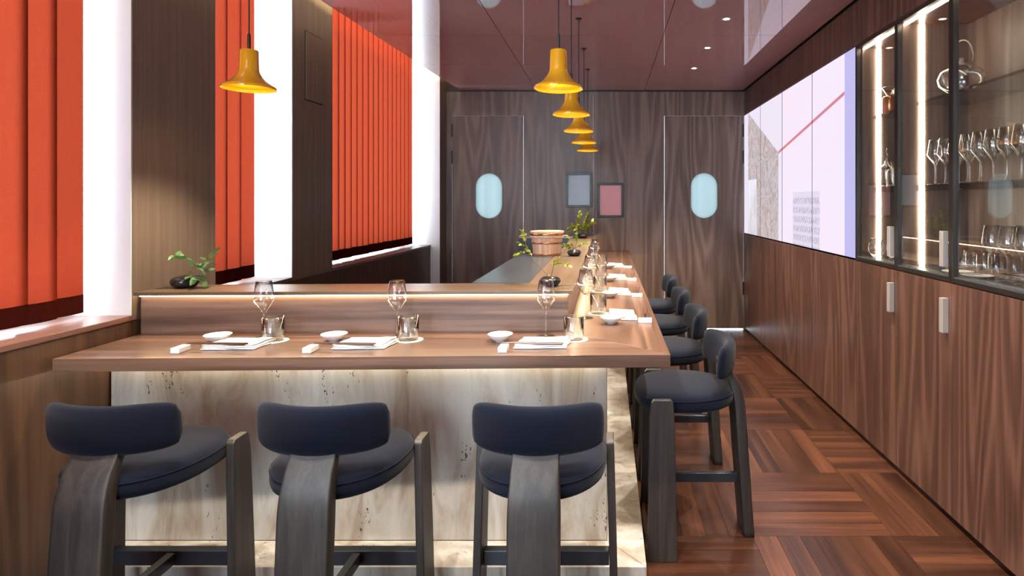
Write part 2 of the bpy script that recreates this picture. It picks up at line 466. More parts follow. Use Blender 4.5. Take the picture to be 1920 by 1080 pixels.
# ------------------------------------------------------------------ floor
floor = thing('floor', (0, 0, 0), 'basket-weave walnut parquet floor', kind='structure')
MB().box(-2.4, 1.9, YF, 7.9, -0.08, -0.012).build('subfloor', M['carcass'], floor)
BW = 0.5865; BD = 0.572; GX0 = 0.024 - 4 * BW; GY0 = 2.452 - 8 * BD; PN = 6
pm = {}
for d in 'xy':
    wx, wy = (BW, BD / PN) if d == 'x' else (BW / PN, BD)
    pm[d] = MB().box(0.0006, wx - 0.0006, 0.0006, wy - 0.0006, -0.012, 0).mesh('plank', M['plank_' + d])
cnt = 0
far_planks = {'x': MB(), 'y': MB()}
for j in range(0, 15):
    for i in range(0, 8):
        d = 'x' if (i + j) % 2 == (5 + 8) % 2 else 'y'
        x0 = GX0 + i * BW; y0 = GY0 + j * BD
        vis = (i >= 4 and j >= 7) or (j in (5, 6) and i >= 4)
        for k in range(PN):
            px, py = (x0, y0 + k * BD / PN) if d == 'x' else (x0 + k * BW / PN, y0)
            wx, wy = (BW, BD / PN) if d == 'x' else (BW / PN, BD)
            if px > XR + 0.06 or py > 6.44: continue
            if x0 < -0.1 and y0 > 2.0: continue
            if vis and cnt < 290:
                o = bpy.data.objects.new('plank', pm[d]); COL.objects.link(o); o.parent = floor
                o.location = (px, py, 0.0 + random.uniform(-0.0006, 0.0002)); cnt += 1
            else:
                far_planks[d].box(px + .0006, px + wx - .0006, py + .0006, py + wy - .0006, -0.012, -0.0003)
for d in 'xy':
    tag(far_planks[d].build('plank_field', M['plank_' + d], floor), kind='stuff')

# ------------------------------------------------------------------ ceiling
ceil = thing('ceiling', (0, 0, HC), 'glossy burgundy lacquered panel ceiling', kind='structure')
ys = [YF, -1.21, -0.30, 0.61, 1.52, 2.43, 3.35, 4.26, 5.17, 6.08, YB - 0.012]
g = 0.0022
for a, b in zip(ys, ys[1:]):
    for (l, r) in ((None, -0.766), (-0.766, 0.408), (0.408, XR - 0.012)):
        x0a = XE(a) if l is None else l + g; x0b = XE(b) if l is None else l + g
        x1 = r - g
        MB().prism([(x0a, a + g), (x1, a + g), (x1, b - g), (x0b, b - g)], HC, HC + 0.018).build('ceiling_panel', M['ceiling'], ceil)
MB().prism([(XE(YF) + .03, YF), (XR + 0.3, YF), (XR + 0.3, YB), (XE(YB) + .03, YB)], HC + 0.022, HC + 0.05).build('backing_board', M['black'], ceil)
MB().prism([(XE(YF) - .004, YF), (XE(YF) + .012, YF), (XE(YB) + .012, YB - .01), (XE(YB) - .004, YB - .01)], HC + 0.0182, HC + 0.06).build('edge_trim', M['white'], ceil)
MB().prism([(-2.5, YF - .2), (2.1, YF - .2), (2.1, YB + .12), (-2.5, YB + .12)], 3.2, 3.3).build('slab', M['white'], ceil)
MB().prism([(XE(YF) + .05, YF), (XE(YF) + .075, YF), (XE(YB) + .075, YB - .3), (XE(YB) + .05, YB - .3)], HC + 0.051, HC + 0.062).build('cove_light', M['led_cove'], ceil)

# ------------------------------------------------------------------ left wall
wl = thing('wall_left', (XL(2), 2, 0), 'window wall with brown columns above a walnut dado', kind='structure')
dado = [YF, -1.2, -0.1, 0.4, 1.36, 2.356, 2.85, 3.527, 4.026, 5.09, 6.155]
for a, b in zip(dado, dado[1:]):
    MB().prism([(XL(a), a + .0015), (XL(b), b - .0015), (XL(b) - .025, b - .0015), (XL(a) - .025, a + .0015)], 0.0, SILL - 0.022).build('dado_panel', M['dado_wood'], wl)
MB().prism([(XL(YF) - .027, YF), (XL(6.155) - .027, 6.155), (XL(6.155) - .45, 6.155), (XL(YF) - .45, YF)], 0.0, SILL - 0.03).build('masonry', M['carcass'], wl)
solid = [(YF, -2.3), (-0.1, 0.4), (2.356, 2.85), (3.527, 4.026), (6.16, YB + 0.1)]
for (a, b) in WIN:
    MB().prism([(XL(a) + .004, a), (XL(b) + .004, b), (XL(b) - .30, b), (XL(a) - .30, a)], SILL - 0.021, SILL).build('window_sill', M['sill_wood'], wl, bevel=0.002)
    MB().prism([(XL(a), a), (XL(b), b), (XL(b) - .45, b), (XL(a) - .45, a)], 3.08, 3.2).build('lintel', M['white'], wl)
for i, (a, b) in enumerate(solid):
    xo = 0.10 if i == 4 else 0.0
    z0 = 0 if i == 4 else SILL - 0.021
    MB().prism([(XL(a) - .012 + xo, a + .012), (XL(b) - .012 + xo, b - .012), (XL(b) - .45, b - .012), (XL(a) - .45, a + .012)], z0, 3.2).build('column_core', M['carcass'], wl)
    MB().prism([(XL(a) + xo, a + .003), (XL(b) + xo, b), (XL(b) + xo - .012, b), (XL(a) + xo - .012, a + .003)], z0, 3.2).build('column_face', M['column'], wl, bevel=0.0015)
    MB().prism([(XL(a) + xo - .003, a), (XL(a) + xo - .003, a + .012), (XL(a) - .45, a + .012), (XL(a) - .45, a)], z0, 3.2).build('window_reveal', M['white'], wl)
    if i < 4:
        MB().prism([(XL(b) - .013, b - .012), (XL(b) - .013, b), (XL(b) - .45, b), (XL(b) - .45, b - .012)], z0, 3.2).build('window_reveal', M['white'], wl)
ap = MB().prism([(XL(3.675), 3.675), (XL(3.885), 3.885), (XL(3.885) + .006, 3.885), (XL(3.675) + .006, 3.675)], 2.04, 2.465).build('access_panel', M['column'], wl, bevel=0.002)
ap2 = MB().prism([(XL(3.668), 3.668), (XL(3.892), 3.892), (XL(3.892) + .0015, 3.892), (XL(3.668) + .0015, 3.668)], 2.033, 2.472).build('access_panel_gap', M['black'], wl)

# windows: white frame and glass in each bay
for i, (a, b) in enumerate(WIN):
    w = thing('window_%d' % (i + 1), (XL(a) - .31, (a + b) / 2, SILL), 'white framed window in the left wall', kind='structure')
    f = MB()
    for (p, q, z0, z1) in ((a, b, SILL, SILL + .05), (a, b, 3.03, 3.08)):
        f.prism([(XL(p) - .30, p), (XL(q) - .30, q), (XL(q) - .36, q), (XL(p) - .36, p)], z0, z1)
    for p in (a, b - .05):
        f.prism([(XL(p) - .30, p), (XL(p) - .30, p + .05), (XL(p) - .36, p + .05), (XL(p) - .36, p)], SILL + .05, 3.03)
    f.build('window_frame', M['white'], w)
    MB().prism([(XL(a) - .326, a + .05), (XL(b) - .326, b - .05), (XL(b) - .332, b - .05), (XL(a) - .332, a + .05)], SILL + .05, 3.03).build('pane', M['pane'], w)

# ------------------------------------------------------------------ vertical blinds
SLW, SLP, ZB, ZT = 0.142, 0.108, SILL + 0.018, 3.02
def slat_mesh():
    b = MB(); n = 8; vs = []; fs = []
    for k in range(n + 1):
        u = k / n - 0.5
        x = 0.014 * (1 - 4 * u * u)
        vs += [(x, u * SLW, 0.072), (x, u * SLW, ZT - ZB)]
    fs = [(2 * k, 2 * k + 2, 2 * k + 3, 2 * k + 1) for k in range(n)]
    return b.add(vs, fs).mesh('slat', M['blind'], True)
def hem_mesh():
    b = MB(); n = 8; out = []; inn = []
    for k in range(n + 1):
        u = k / n - 0.5
        x = 0.014 * (1 - 4 * u * u)
        out.append((x + .0012, u * SLW)); inn.append((x - .0012, u * SLW))
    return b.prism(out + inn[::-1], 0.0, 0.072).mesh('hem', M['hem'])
SM, HM = slat_mesh(), hem_mesh()
def blind(a, b, label):
    xm = lambda y: XL(y) - 0.165
    t = thing('vertical_blind', (xm((a + b) / 2), (a + b) / 2, ZB), label, 'blind', 'red vertical blinds along the windows')
    n = max(2, round((b - a) / SLP))
    for k in range(n):
        y = a + (k + .5) * (b - a) / n
        o = bpy.data.objects.new('slat', SM); COL.objects.link(o); o.parent = t
        o.location = (xm(y) - ORG[t.name].x, y - ORG[t.name].y, random.uniform(-.002, .002))
        o.rotation_euler = (0, 0, R(-7 + random.uniform(-1.5, 1.5)))
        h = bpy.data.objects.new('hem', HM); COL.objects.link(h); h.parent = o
    MB().prism([(xm(a) - .02, a), (xm(b) - .02, b), (xm(b) + .02, b), (xm(a) + .02, a)], ZT, ZT + 0.035).build('head_rail', M['white'], t)
    return t
b1 = blind(0.45, 2.30, 'red vertical blind at the short counter, its hem above the open walnut sill')
b2 = blind(2.93, 3.40, 'narrow red vertical blind between the two brown columns')
b3 = blind(4.12, 6.05, 'wide red vertical blind of many slats beyond the column with access panel')
ch = MB()
for (yy, xx) in ((2.318, -0.150), (2.330, -0.135)):
    for k in range(150):
        z = 1.02 + k * 0.0133
        ch.lathe([(0, -.0022), (.0022, 0), (0, .0022)], 5, (XL(yy) + xx, yy, z))
ch.build('bead_chain', M['metal'], b1)

# ------------------------------------------------------------------ back wall and doors
wb = thing('wall_back', (0, YB, 0), 'grey walnut veneer wall with two flush doors', kind='structure')
DT, DG = 2.327, 0.003
D1 = (-1.687, -0.913); D2 = (0.628, 1.486)
MB().box(-1.81, D1[0] - DG, YB, YB + .045, 0, HC - .012).build('wall_panel', M['wall_wood'], wb)
MB().box(D1[0] - DG, D1[1] + DG, YB, YB + .045, DT + DG, HC - .012).build('wall_panel', M['wall_wood'], wb)
for (x0, x1) in ((D1[1] + DG, -0.150), (-0.150, D2[0] - DG)):
    MB().box(x0 + .0005, x1 - .0005, YB, YB + .045, 0, HC - .012).build('wall_panel', M['wall_wood'], wb)
MB().box(D2[0] - DG, XR + .4, YB, YB + .045, DT + DG, HC - .012).build('wall_panel', M['wall_wood'], wb)
MB().box(D2[1] + DG, XR + .4, YB, YB + .045, 0, DT + DG).build('wall_panel', M['wall_wood'], wb)
MB().box(-2.4, 2.0, YB + .046, YB + .10, HC - .05, 3.2).build('upper_wall', M['carcass'], wb)
MB().box(-1.81, XR, YB + .006, YB + .05, HC - .012, HC + .0).build('shadow_gap', M['black'], wb)

def capsule(cx, cz, w, h, n=20):
    r = w / 2; s = h / 2 - r; pts = []
    for k in range(n + 1): t = math.pi * k / n; pts.append((cx + r * math.cos(t), cz + s + r * math.sin(t)))
    for k in range(n + 1): t = math.pi + math.pi * k / n; pts.append((cx + r * math.cos(t), cz - s + r * math.sin(t)))
    return pts
def door(idx, rng, cx, cz, hinge_x, label):
    x0, x1 = rng
    d = thing('door_%d' % idx, ((x0 + x1) / 2, YB, 0), label, kind='structure')
    cap = capsule(cx, cz, 0.292, 0.495)
    zb = 0.012
    # leaf with an oval opening: left/right halves built as strips around the capsule
    b = MB(); n = len(cap); top = max(range(n), key=lambda i: cap[i][1]); 
    y0, y1 = YB, YB + .045
    right = [p for p in cap if p[0] >= cx - 1e-6]; left = [p for p in cap if p[0] <= cx + 1e-6]
    right.sort(key=lambda p: p[1]); left.sort(key=lambda p: p[1])
    for (side, xe) in ((right, x1), (left, x0)):
        pts = [(cx, zb)] + side + [(cx, DT)]
        for p, q in zip(pts, pts[1:]):
            for yy in (y0, y1):
                b.add([(p[0], yy, p[1]), (xe, yy, p[1]), (xe, yy, q[1]), (q[0], yy, q[1])], [(0, 1, 2, 3)])
        b.add([(xe, y0, zb), (xe, y1, zb), (xe, y1, DT), (xe, y0, DT)], [(0, 1, 2, 3)])
    for i in range(n):
        p, q = cap[i], cap[(i + 1) % n]
        b.add([(p[0], y0, p[1]), (p[0], y1, p[1]), (q[0], y1, q[1]), (q[0], y0, q[1])], [(0, 1, 2, 3)])
    b.box(x0, x1, y0 + .001, y1, zb - .001, zb); b.box(x0, x1, y0 + .001, y1, DT, DT + .001)
    b.build('door_leaf', M['wall_wood'], d)
    pane = MB(); pc = capsule(cx, cz, 0.292, 0.495)
    pane.rings([[(x, YB + .020, z) for x, z in pc], [(x, YB + .026, z) for x, z in pc]])
    pane.build('oval_pane', M['frosted'], d)
    for z in (2.17, 1.88, 0.45):
        MB().box(hinge_x - .009, hinge_x + .009, YB - .012, YB + .004, z - .07, z + .07).build('hinge', M['black'], d, bevel=.002)
    return d
door(1, D1, -1.29, 1.457, D1[0] - .003, 'flush walnut door with oval frosted window beside the window wall')
door(2, D2, 1.062, 1.460, D2[1] + .003, 'flush walnut door with oval frosted window beside the video wall')

# ------------------------------------------------------------------ right wall
wr = thing('wall_right', (XR, 2, 0), 'walnut panelled wall above and beside the fitted cabinets', kind='structure')
YM = [6.385, 5.71, 5.0, 4.27, 3.522, 3.03, 2.546, 2.06, 1.575, 1.09]
for a, b in zip(YM, YM[1:]):
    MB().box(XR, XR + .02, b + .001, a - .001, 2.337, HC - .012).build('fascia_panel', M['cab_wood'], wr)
MB().box(XR + .006, XR + .05, YF, YB, HC - .012, HC).build('shadow_gap', M['black'], wr)
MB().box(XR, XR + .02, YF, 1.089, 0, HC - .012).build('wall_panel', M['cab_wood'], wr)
MB().box(1.90, 2.0, YF, YB + .045, 0, 3.2).build('masonry', M['carcass'], wr)
MB().box(XR + .02, 1.90, 1.07, YB, 2.36, HC + .02).build('bulkhead', M['carcass'], wr)
wf = thing('wall_front', (0, YF, 0), 'walnut wall behind the dining bar with an added fill window', kind='structure')
WX0, WX1, WZ0, WZ1 = -1.80, -0.50, 0.55, 2.5
for (x0, x1, z0, z1) in ((-2.4, WX0, 0, 3.2), (WX1, 2.0, 0, 3.2), (WX0, WX1, 0, WZ0), (WX0, WX1, WZ1, 3.2)):
    MB().box(x0, x1, YF - .1, YF, z0, z1).build('wall_panel', M['wall_wood'], wf)
w5 = thing('window_5', (-.7, YF - .05, WZ0), 'unseen window added for fill in the wall behind the dining bar', kind='structure')  # unseen window, added behind the camera to bring in more fill daylight
f = MB(); f.box(WX0, WX1, YF - .08, YF - .02, WZ0, WZ0 + .05); f.box(WX0, WX1, YF - .08, YF - .02, WZ1 - .05, WZ1)
for x in (WX0, (WX0 + WX1) / 2 - .025, WX1 - .05): f.box(x, x + .05, YF - .08, YF - .02, WZ0 + .05, WZ1 - .05)
f.build('window_frame', M['white'], w5)
for x in (WX0 + .05, (WX0 + WX1) / 2 + .025): MB().box(x, x + (WX1 - WX0) / 2 - .075, YF - .055, YF - .049, WZ0 + .05, WZ1 - .05).build('pane', M['pane'], w5)

# ------------------------------------------------------------------ fitted base cabinets along the right wall
cab_lbl = ['flush walnut base cabinet in the corner beside the oval-window door',
           'second flush walnut base cabinet from the oval-window door, under the video wall',
           'third flush walnut base cabinet from the oval-window door, under the video wall',
           'flush walnut base cabinet under the lavender edge of the video wall',
           'walnut base cabinet with nickel bar handle under the first glass door from the video wall',
           'walnut base cabinet with nickel bar handle under the second glass door from the video wall',
           'wide-grained walnut base cabinet under the third glass door from the video wall',
           'walnut base cabinet under the fourth glass door from the video wall',
           'walnut base cabinet under the fifth glass door from the video wall']
for i, (a, b) in enumerate(zip(YM, YM[1:])):
    t = thing('base_cabinet', (XR + .17, (a + b) / 2, 0), cab_lbl[i], 'cabinet', 'fitted base cabinets along the right wall')
    MB().box(XR + .022, 1.89, b + .001, a - .001, .045, 1.03).build('carcass', M['carcass'], t)
    MB().box(XR + .03, 1.88, b + .001, a - .001, 0.0, .045).build('plinth', M['black'], t)
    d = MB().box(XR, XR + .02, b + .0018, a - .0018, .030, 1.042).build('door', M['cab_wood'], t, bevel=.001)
    if 4 <= i < 6:
        MB().box(XR - .028, XR, b + .020, b + .048, .822, .975).build('handle', M['metal'], d, bevel=.002)

# ------------------------------------------------------------------ video wall
v = thing('video_wall', (XR, 4.95, 1.054), 'bright video wall of four panels showing a pale pink picture with a red line', 'video wall')
MB().box(XR + .012, XR + .06, 3.524, 6.386, 1.052, 2.330).build('backing', M['black'], v)
for a, b in zip(YM[:4], YM[1:5]):
    MB().box(XR - .001, XR + .010, b + .003, a - .003, 1.056, 2.327).build('screen_panel', M['screen'], v)
    MB().box(XR - .0025, XR + .0105, b - .0028, b + .0028, 1.054, 2.329).build('bezel', M['black'], v)

# ------------------------------------------------------------------ glazed display cabinet
dc = thing('display_cabinet', (XR + .17, 2.3, 1.046), 'lit glazed display cabinet with bronze frames full of glassware', 'display cabinet')
YV0, YV1 = 1.09, 3.520
CB = 1.862
MB().box(CB, 1.895, YV0, YV1, 1.046, 2.335).build('back_panel', M['wall_wood'], dc)
MB().box(XR + .002, CB, YV0, YV1, 1.046, 1.072).build('cabinet_floor', M['slate'], dc)
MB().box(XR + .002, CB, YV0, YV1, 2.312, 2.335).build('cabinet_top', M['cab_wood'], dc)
for (y, m_) in ((YV1 - .018, 'wall_wood'), (3.022, 'wall_wood'), (YV0, 'wall_wood')):
    MB().box(XR + .030, CB, y, y + .016, 1.072, 2.312).build('side_panel', M[m_], dc)
for y in (YV1 - .018, 3.022):
    MB().box(1.609, 1.631, y - .010, y, 1.073, 2.311).build('light_strip', M['led_cab'], dc)
MB().box(XR + .034, XR + .046, YV0 + .02, 3.50, 2.304, 2.3118).build('top_light_strip', M['led_cab'], dc)
for zz, th in ((1.452, .030), (1.892, .014)):
    for (a, b) in ((3.038, 3.502), (YV0 + .016, 3.021)):
        MB().box(1.592, CB, a + .001, b - .001, zz, zz + th).build('glass_shelf', M['shelf_glass'], dc)
for a, b in zip(YM[4:], YM[5:]):
    fr = MB(); w = .020
    fr.box(XR - .002, XR + .022, b + .001, a - .001, 1.047, 1.047 + w); fr.box(XR - .002, XR + .022, b + .001, a - .001, 2.330 - w, 2.330)
    fr.box(XR - .002, XR + .022, b + .001, b + .001 + w * .8, 1.047 + w, 2.330 - w); fr.box(XR - .002, XR + .022, a - .001 - w * .8, a - .001, 1.047 + w, 2.330 - w)
    dd = fr.build('door_frame', M['bronze'], dc)
    MB().box(XR + .008, XR + .012, b + .016, a - .016, 1.066, 2.311).build('pane', M['cab_glass'], dd)
    if b < 2.5: continue
    MB().box(XR - .028, XR - .002, b + .018, b + .046, 1.112, 1.268).build('handle', M['metal'], dd, bevel=.002)

# ------------------------------------------------------------------ bar
SK = 0.0263
def fy(x, base): return base + (x - 0.223) * SK
CT = EYE - 0.54            # dining counter top
UT = EYE - 0.365           # raised ledge top
XA = -1.897
bb = thing('stone_bar', (-0.9, 2.25, 0), 'travertine clad bar base with a stone foot ledge', 'bar base')
MB().box(-1.900, 0.0, 2.248, 2.275, .10, CT - .046).build('front_slab', M['travertine'], bb, bevel=.0015)
MB().box(-0.027, 0.0, 2.2765, 6.385, .10, CT - .046).build('side_slab', M['travertine'], bb, bevel=.0015)
MB().prism([(-1.903, 2.085), (0.14, 2.085), (0.0, 2.247), (-1.903, 2.247)], 0.0, .10).build('front_foot_ledge', M['travertine'], bb, bevel=.002)
MB().prism([(0.141, 2.0862), (0.141, 6.385), (0.001, 6.385), (0.001, 2.2482)], 0.0, .10).build('side_foot_ledge', M['travertine'], bb, bevel=.002)
MB().prism([(-1.89, 2.28), (-.03, 2.28), (-.03, 6.38), (-.34, 6.38), (-.34, 2.62), (-1.89, 2.62)], 0.0, CT - .047).build('core', M['carcass'], bb)
MB().box(-1.88, -0.01, 2.226, 2.246, CT - .060, CT - .0465).build('front_light_strip', M['led_counter'], bb)
MB().box(0.002, 0.020, 2.30, 6.36, CT - .060, CT - .0465).build('side_light_strip', M['led_counter'], bb)

ct = thing('dining_counter', (-0.9, 2.2, CT - .045), 'L-shaped walnut dining counter top with a mitred corner', 'counter top')
C_in = (-0.205, 2.475)
MB().prism([(XA, fy(XA, 2.0625)), (0.2225, 2.0625), (C_in[0] - .0006, C_in[1] - .0006), (XA, fy(XA, 2.475))], CT - .045, CT).build('front_board', M['counter_x'], ct, bevel=.0012)
MB().prism([(0.2235, 2.0632), (0.231, 6.388), (-0.205, 6.388), (C_in[0], C_in[1])], CT - .045, CT).build('side_board', M['counter_y'], ct, bevel=.0012)

rc = thing('raised_counter', (-0.9, 2.45, CT), 'raised bar ledge on a walnut riser lit by a warm strip', 'bar ledge')
RX = -0.160
MB().prism([(XA + .008, fy(XA, 2.434)), (RX - .001, fy(RX, 2.434)), (RX - .001, fy(RX, 2.454)), (XA + .008, fy(XA, 2.454))], CT + .0005, UT - .016).build('front_riser', M['riser_x'], rc)
MB().prism([(RX, fy(RX, 2.435)), (RX, 6.386), (RX - .020, 6.386), (RX - .020, fy(RX, 2.455))], CT + .0005, UT - .016).build('side_riser', M['riser_y'], rc)
UX = -0.141
MB().prism([(XA + .002, fy(XA, 2.400)), (UX, fy(UX, 2.400)), (-0.347, 2.612), (XA + .002, fy(XA, 2.615))], UT - .014, UT).build('front_ledge', M['ledge'], rc, bevel=.0012)
MB().prism([(UX + .0005, fy(UX, 2.4006)), (UX + .0005, 6.386), (-0.347, 6.386), (-0.347, 2.6126)], UT - .014, UT).build('side_ledge', M['ledge_y'], rc, bevel=.0012)
MB().prism([(XA + .01, fy(XA, 2.424)), (RX, fy(RX, 2.424)), (RX, fy(RX, 2.433)), (XA + .01, fy(XA, 2.433))], UT - .021, UT - .0142).build('front_light_strip', M['led_warm'], rc)
MB().prism([(RX + .001, 2.46), (RX + .010, 2.46), (RX + .010, 6.37), (RX + .001, 6.37)], UT - .021, UT - .0142).build('side_light_strip', M['led_warm'], rc)

pc = thing('prep_counter', (-0.476, 3.3, 0), 'dark slate preparation counter behind the raised ledge', 'counter')
MB().box(-0.605, -0.3485, 2.625, 4.06, UT - .02, UT - .0005).build('slate_top', M['slate'], pc, bevel=.001)
MB().box(-0.60, -0.35, 2.63, 4.05, 0, UT - .0205).build('cabinet_body', M['carcass'], pc)
fc = thing('low_cabinet', (-0.63, 6.2, 0), 'low dark slate cabinet against the walnut wall behind the tub', 'cabinet')
MB().box(-0.905, -0.352, 6.06, 6.39, 0, UT - .016).build('body', M['slate'], fc)
MB().box(-0.908, -0.350, 6.055, 6.392, UT - .0155, UT - .004).build('top', M['metal'], fc)

# ------------------------------------------------------------------ stools
def make_stool():
    t = thing('bar_stool', (0, 0, 0), '', 'stool')
    # seat cushion: rounded D, wider at the front
    def loop(inset, z, n=48):
        pts = []
        for k in range(n):
            a = 2 * math.pi * k / n; c, s = math.cos(a), math.sin(a)
            e = 2 / 2.35
            x = (0.198 - inset) * math.copysign(abs(c) ** e, c); y = (0.208 - inset) * math.copysign(abs(s) ** e, s)
            x *= 1 + 0.07 * (y / 0.2)
            pts.append((x, y, z))
        return pts
    prof = [(.040, .556), (.014, .558), (.004, .565), (.000, .578), (.000, .598), (.004, .612), (.012, .622), (.026, .629), (.060, .634), (.12, .637)]
    b = MB(); b.rings([loop(i, z) for i, z in prof])
    s = b.build('seat', M['fabric'], t, smooth=True, local=True)
    MB().tube([(x * 1.002, y * 1.002, z) for x, y, z in loop(.0005, .607)], .0016, 5, True).build('seam', M['fabric'], s, smooth=True, local=True)
    # backrest: curved upholstered pad
    rows = []; nu = 36; nv = 20; W = 0.190
    for i in range(nu + 1):
        u = -1 + 2 * i / nu
        u = math.copysign(abs(u) ** 0.85, u)
        k = max(1e-3, (1 - abs(u) ** 6)) ** 0.30 if abs(u) < 1 else 0.05
        hh = 0.072 * (0.45 + 0.55 * k) if abs(u) < 1 else 0.030
        th = 0.026 * (0.25 + 0.75 * k) if abs(u) < 1 else 0.004
        th *= 1 - 0.15 * u * u
        cx = u * W; cy = -0.192 + 0.072 * u * u; slope = 2 * 0.072 * u / W
        nn = Vector((-slope, 1, 0)).normalized()
        row = []
        for j in range(nv):
            a = 2 * math.pi * j / nv; c, sn = math.cos(a), math.sin(a)
            dz = hh * math.copysign(abs(sn) ** 0.62, sn); dn = th * math.copysign(abs(c) ** 0.8, c)
            lean = -0.10 * dz
            row.append((cx + nn.x * dn, cy + nn.y * dn + lean, 0.752 + dz))
        rows.append(row)
    b = MB(); b.rings(rows)
    b.build('backrest', M['fabric'], t, smooth=True, local=True)
    # broad back leg
    keys = [(0.0, -.268, .0700), (.20, -.254, .0715), (.40, -.240, .0725), (.53, -.231, .0725), (.58, -.225, .0712), (.64, -.208, .0675), (.68, -.186, .0660), (.72, -.166, .0650)]
    def key(z):
        for p, q in zip(keys, keys[1:]):
            if z <= q[0]:
                f = (z - p[0]) / (q[0] - p[0]); f = f * f * (3 - 2 * f) * .35 + f * .65
                return p[1] + (q[1] - p[1]) * f, p[2] + (q[2] - p[2]) * f
        return keys[-1][1:]
    b = MB(); rows = []
    for i in range(31):
        z = .72 * i / 30
        y, hw = key(z); th = .046 if z < .6 else .046 - (z - .6) * .14
        row = []
        for k in range(24):
            a = 2 * math.pi * k / 24; c, sn = math.cos(a), math.sin(a)
            row.append((hw * math.copysign(abs(c) ** .14, c), y + th / 2 * math.copysign(abs(sn) ** .20, sn), z))
        rows.append(row)
    b.rings(rows); b.build('back_leg', M['leg_wood'], t, smooth=True, local=True)
    # two side legs, flat planks
    for sx in (-1, 1):
        b = MB(); rows = []
        for z, x, y0, y1 in ((0.0, .213, .052, .168), (.30, .206, .056, .163), (.56, .199, .062, .158), (.612, .197, .066, .150), (.622, .197, .076, .140)):
            w = .026
            q = [(sx * x, y0, z), (sx * (x + w), y0, z), (sx * (x + w), y1, z), (sx * x, y1, z)]
            if sx < 0: q = q[::-1]
            rows.append(q)
        b.rings(rows); b.build('side_leg', M['leg_wood'], t, bevel=.003, local=True)
    MB().box(-.207, .207, .094, .126, .198, .246).build('crossbar', M['bar_metal'], t, bevel=.002, local=True)
    MB().box(-.013, .013, -.230, .094, .203, .241).build('footrest_bar', M['bar_metal'], t, bevel=.002, local=True)
    return t
stool = make_stool(); su = [False]
GS = 'dark upholstered three-legged bar stools'
for x, rz, lb in ((-1.436, 0, 'dark blue upholstered bar stool beside the walnut dado under the red blind'),
                  (-0.825, 0, 'dark blue upholstered bar stool in the middle of the short counter'),
                  (-0.200, 0, 'dark blue upholstered bar stool by the mitred corner facing the travertine front')):
    place(stool, su, (x, 1.84, 0), R(rz), lb, GS)
for y, lb in ((2.51, 'charcoal bar stool on the long side of the bar, first from the mitred corner'),
              (3.18, 'charcoal bar stool on the long side of the bar, second from the mitred corner'),
              (3.84, 'charcoal bar stool on the long side of the bar, third from the mitred corner'),
              (4.50, 'charcoal bar stool on the long side of the bar, fourth from the mitred corner')):
    place(stool, su, (0.325, y, 0), R(90), lb, GS)

# ------------------------------------------------------------------ pendant lamps
def make_pendant():
    t = thing('pendant_lamp', (0, 0, 0), '', 'lamp')
    out = [(.0995, .000), (.1000, .005), (.0985, .010), (.088, .0165), (.070, .029), (.056, .042), (.0455, .056), (.0385, .070), (.0365, .080), (.0345, .155), (.033, .159), (.006, .160)]
    inn = [(.006, .156), (.031, .154), (.0335, .080), (.036, .068), (.043, .054), (.054, .039), (.069, .026), (.087, .0135), (.0955, .008), (.0975, .002)]
    b = MB(); b.lathe(out + inn + [out[0]], 48); b.build('shade', M['shade'], t, smooth=True, local=True)
    MB().lathe([(0, .158), (.0065, .158), (.0065, .222), (.004, .226), (0, .226)], 16).build('stem', M['bronze'], t, smooth=False, local=True)
    MB().lathe([(.0028, .224), (.0028, .738)], 8).build('cable', M['black'], t, smooth=True, local=True)
    MB().lathe([(0, .746), (.022, .746), (.022, .741), (.008, .737), (.006, .728), (0, .727)], 24).build('canopy', M['bronze'], t, smooth=False, local=True)
    MB().lathe([(0, .022), (.014, .026), (.021, .040), (.020, .056), (.012, .070), (.010, .10), (0, .10)], 20).build('bulb', M['bulb'], t, smooth=True, local=True)
    ld = bpy.data.lights.new('pendant_light', 'SPOT'); ld.energy = 27; ld.color = (1.0, 0.86, 0.66); ld.spot_size = R(105); ld.spot_blend = 0.6; ld.shadow_soft_size = 0.03
    lo = bpy.data.objects.new('pendant_light', ld); COL.objects.link(lo); lo.parent = t; lo.location = (0, 0, .012)
    return t
pend = make_pendant(); pu = [False]
GP = 'amber yellow pendant lamps over the bar'
place(pend, pu, (-1.464, 2.40, 1.858), 0, 'amber yellow pendant lamp hanging alone over the window end of the short counter', GP)
for i, (x, y) in enumerate(((-0.198, 2.40), (-0.190, 3.13), (-0.186, 3.87), (-0.181, 4.63), (-0.176, 5.36))):
    place(pend, pu, (x, y, 1.858), 0, 'amber yellow pendant lamp over the long bar, %s from the mitred corner' % ['first', 'second', 'third', 'fourth', 'fifth'][i], GP)

# ------------------------------------------------------------------ recessed downlights
def make_down():
    t = thing('downlight', (0, 0, 0), '', 'lamp')
    b = MB(); b.lathe([(.020, .004), (.021, -.001), (.034, -.003), (.036, -.001), (.036, .0)], 28); b.build('trim_ring', M['metal'], t, local=True)
    MB().lathe([(0, -.0005), (.0205, -.0005), (.0205, .003), (0, .003)], 24).build('lens', M['down'], t, local=True)
    ld = bpy.data.lights.new('downlight_beam', 'SPOT'); ld.energy = 68; ld.color = (1.0, 0.90, 0.78); ld.spot_size = R(80); ld.spot_blend = 0.5; ld.shadow_soft_size = 0.02
    lo = bpy.data.objects.new('downlight_beam', ld); COL.objects.link(lo); lo.parent = t; lo.location = (0, 0, -.012)
    return t
down = make_down(); du = [False]
for i, y in enumerate((5.32, 4.61, 3.88, 3.16, 2.44, 1.70, 0.95)):
    place(down, du, (0.79, y, HC), 0, 'small round recessed downlight in the burgundy ceiling above the aisle', 'downlights in a row above the aisle')
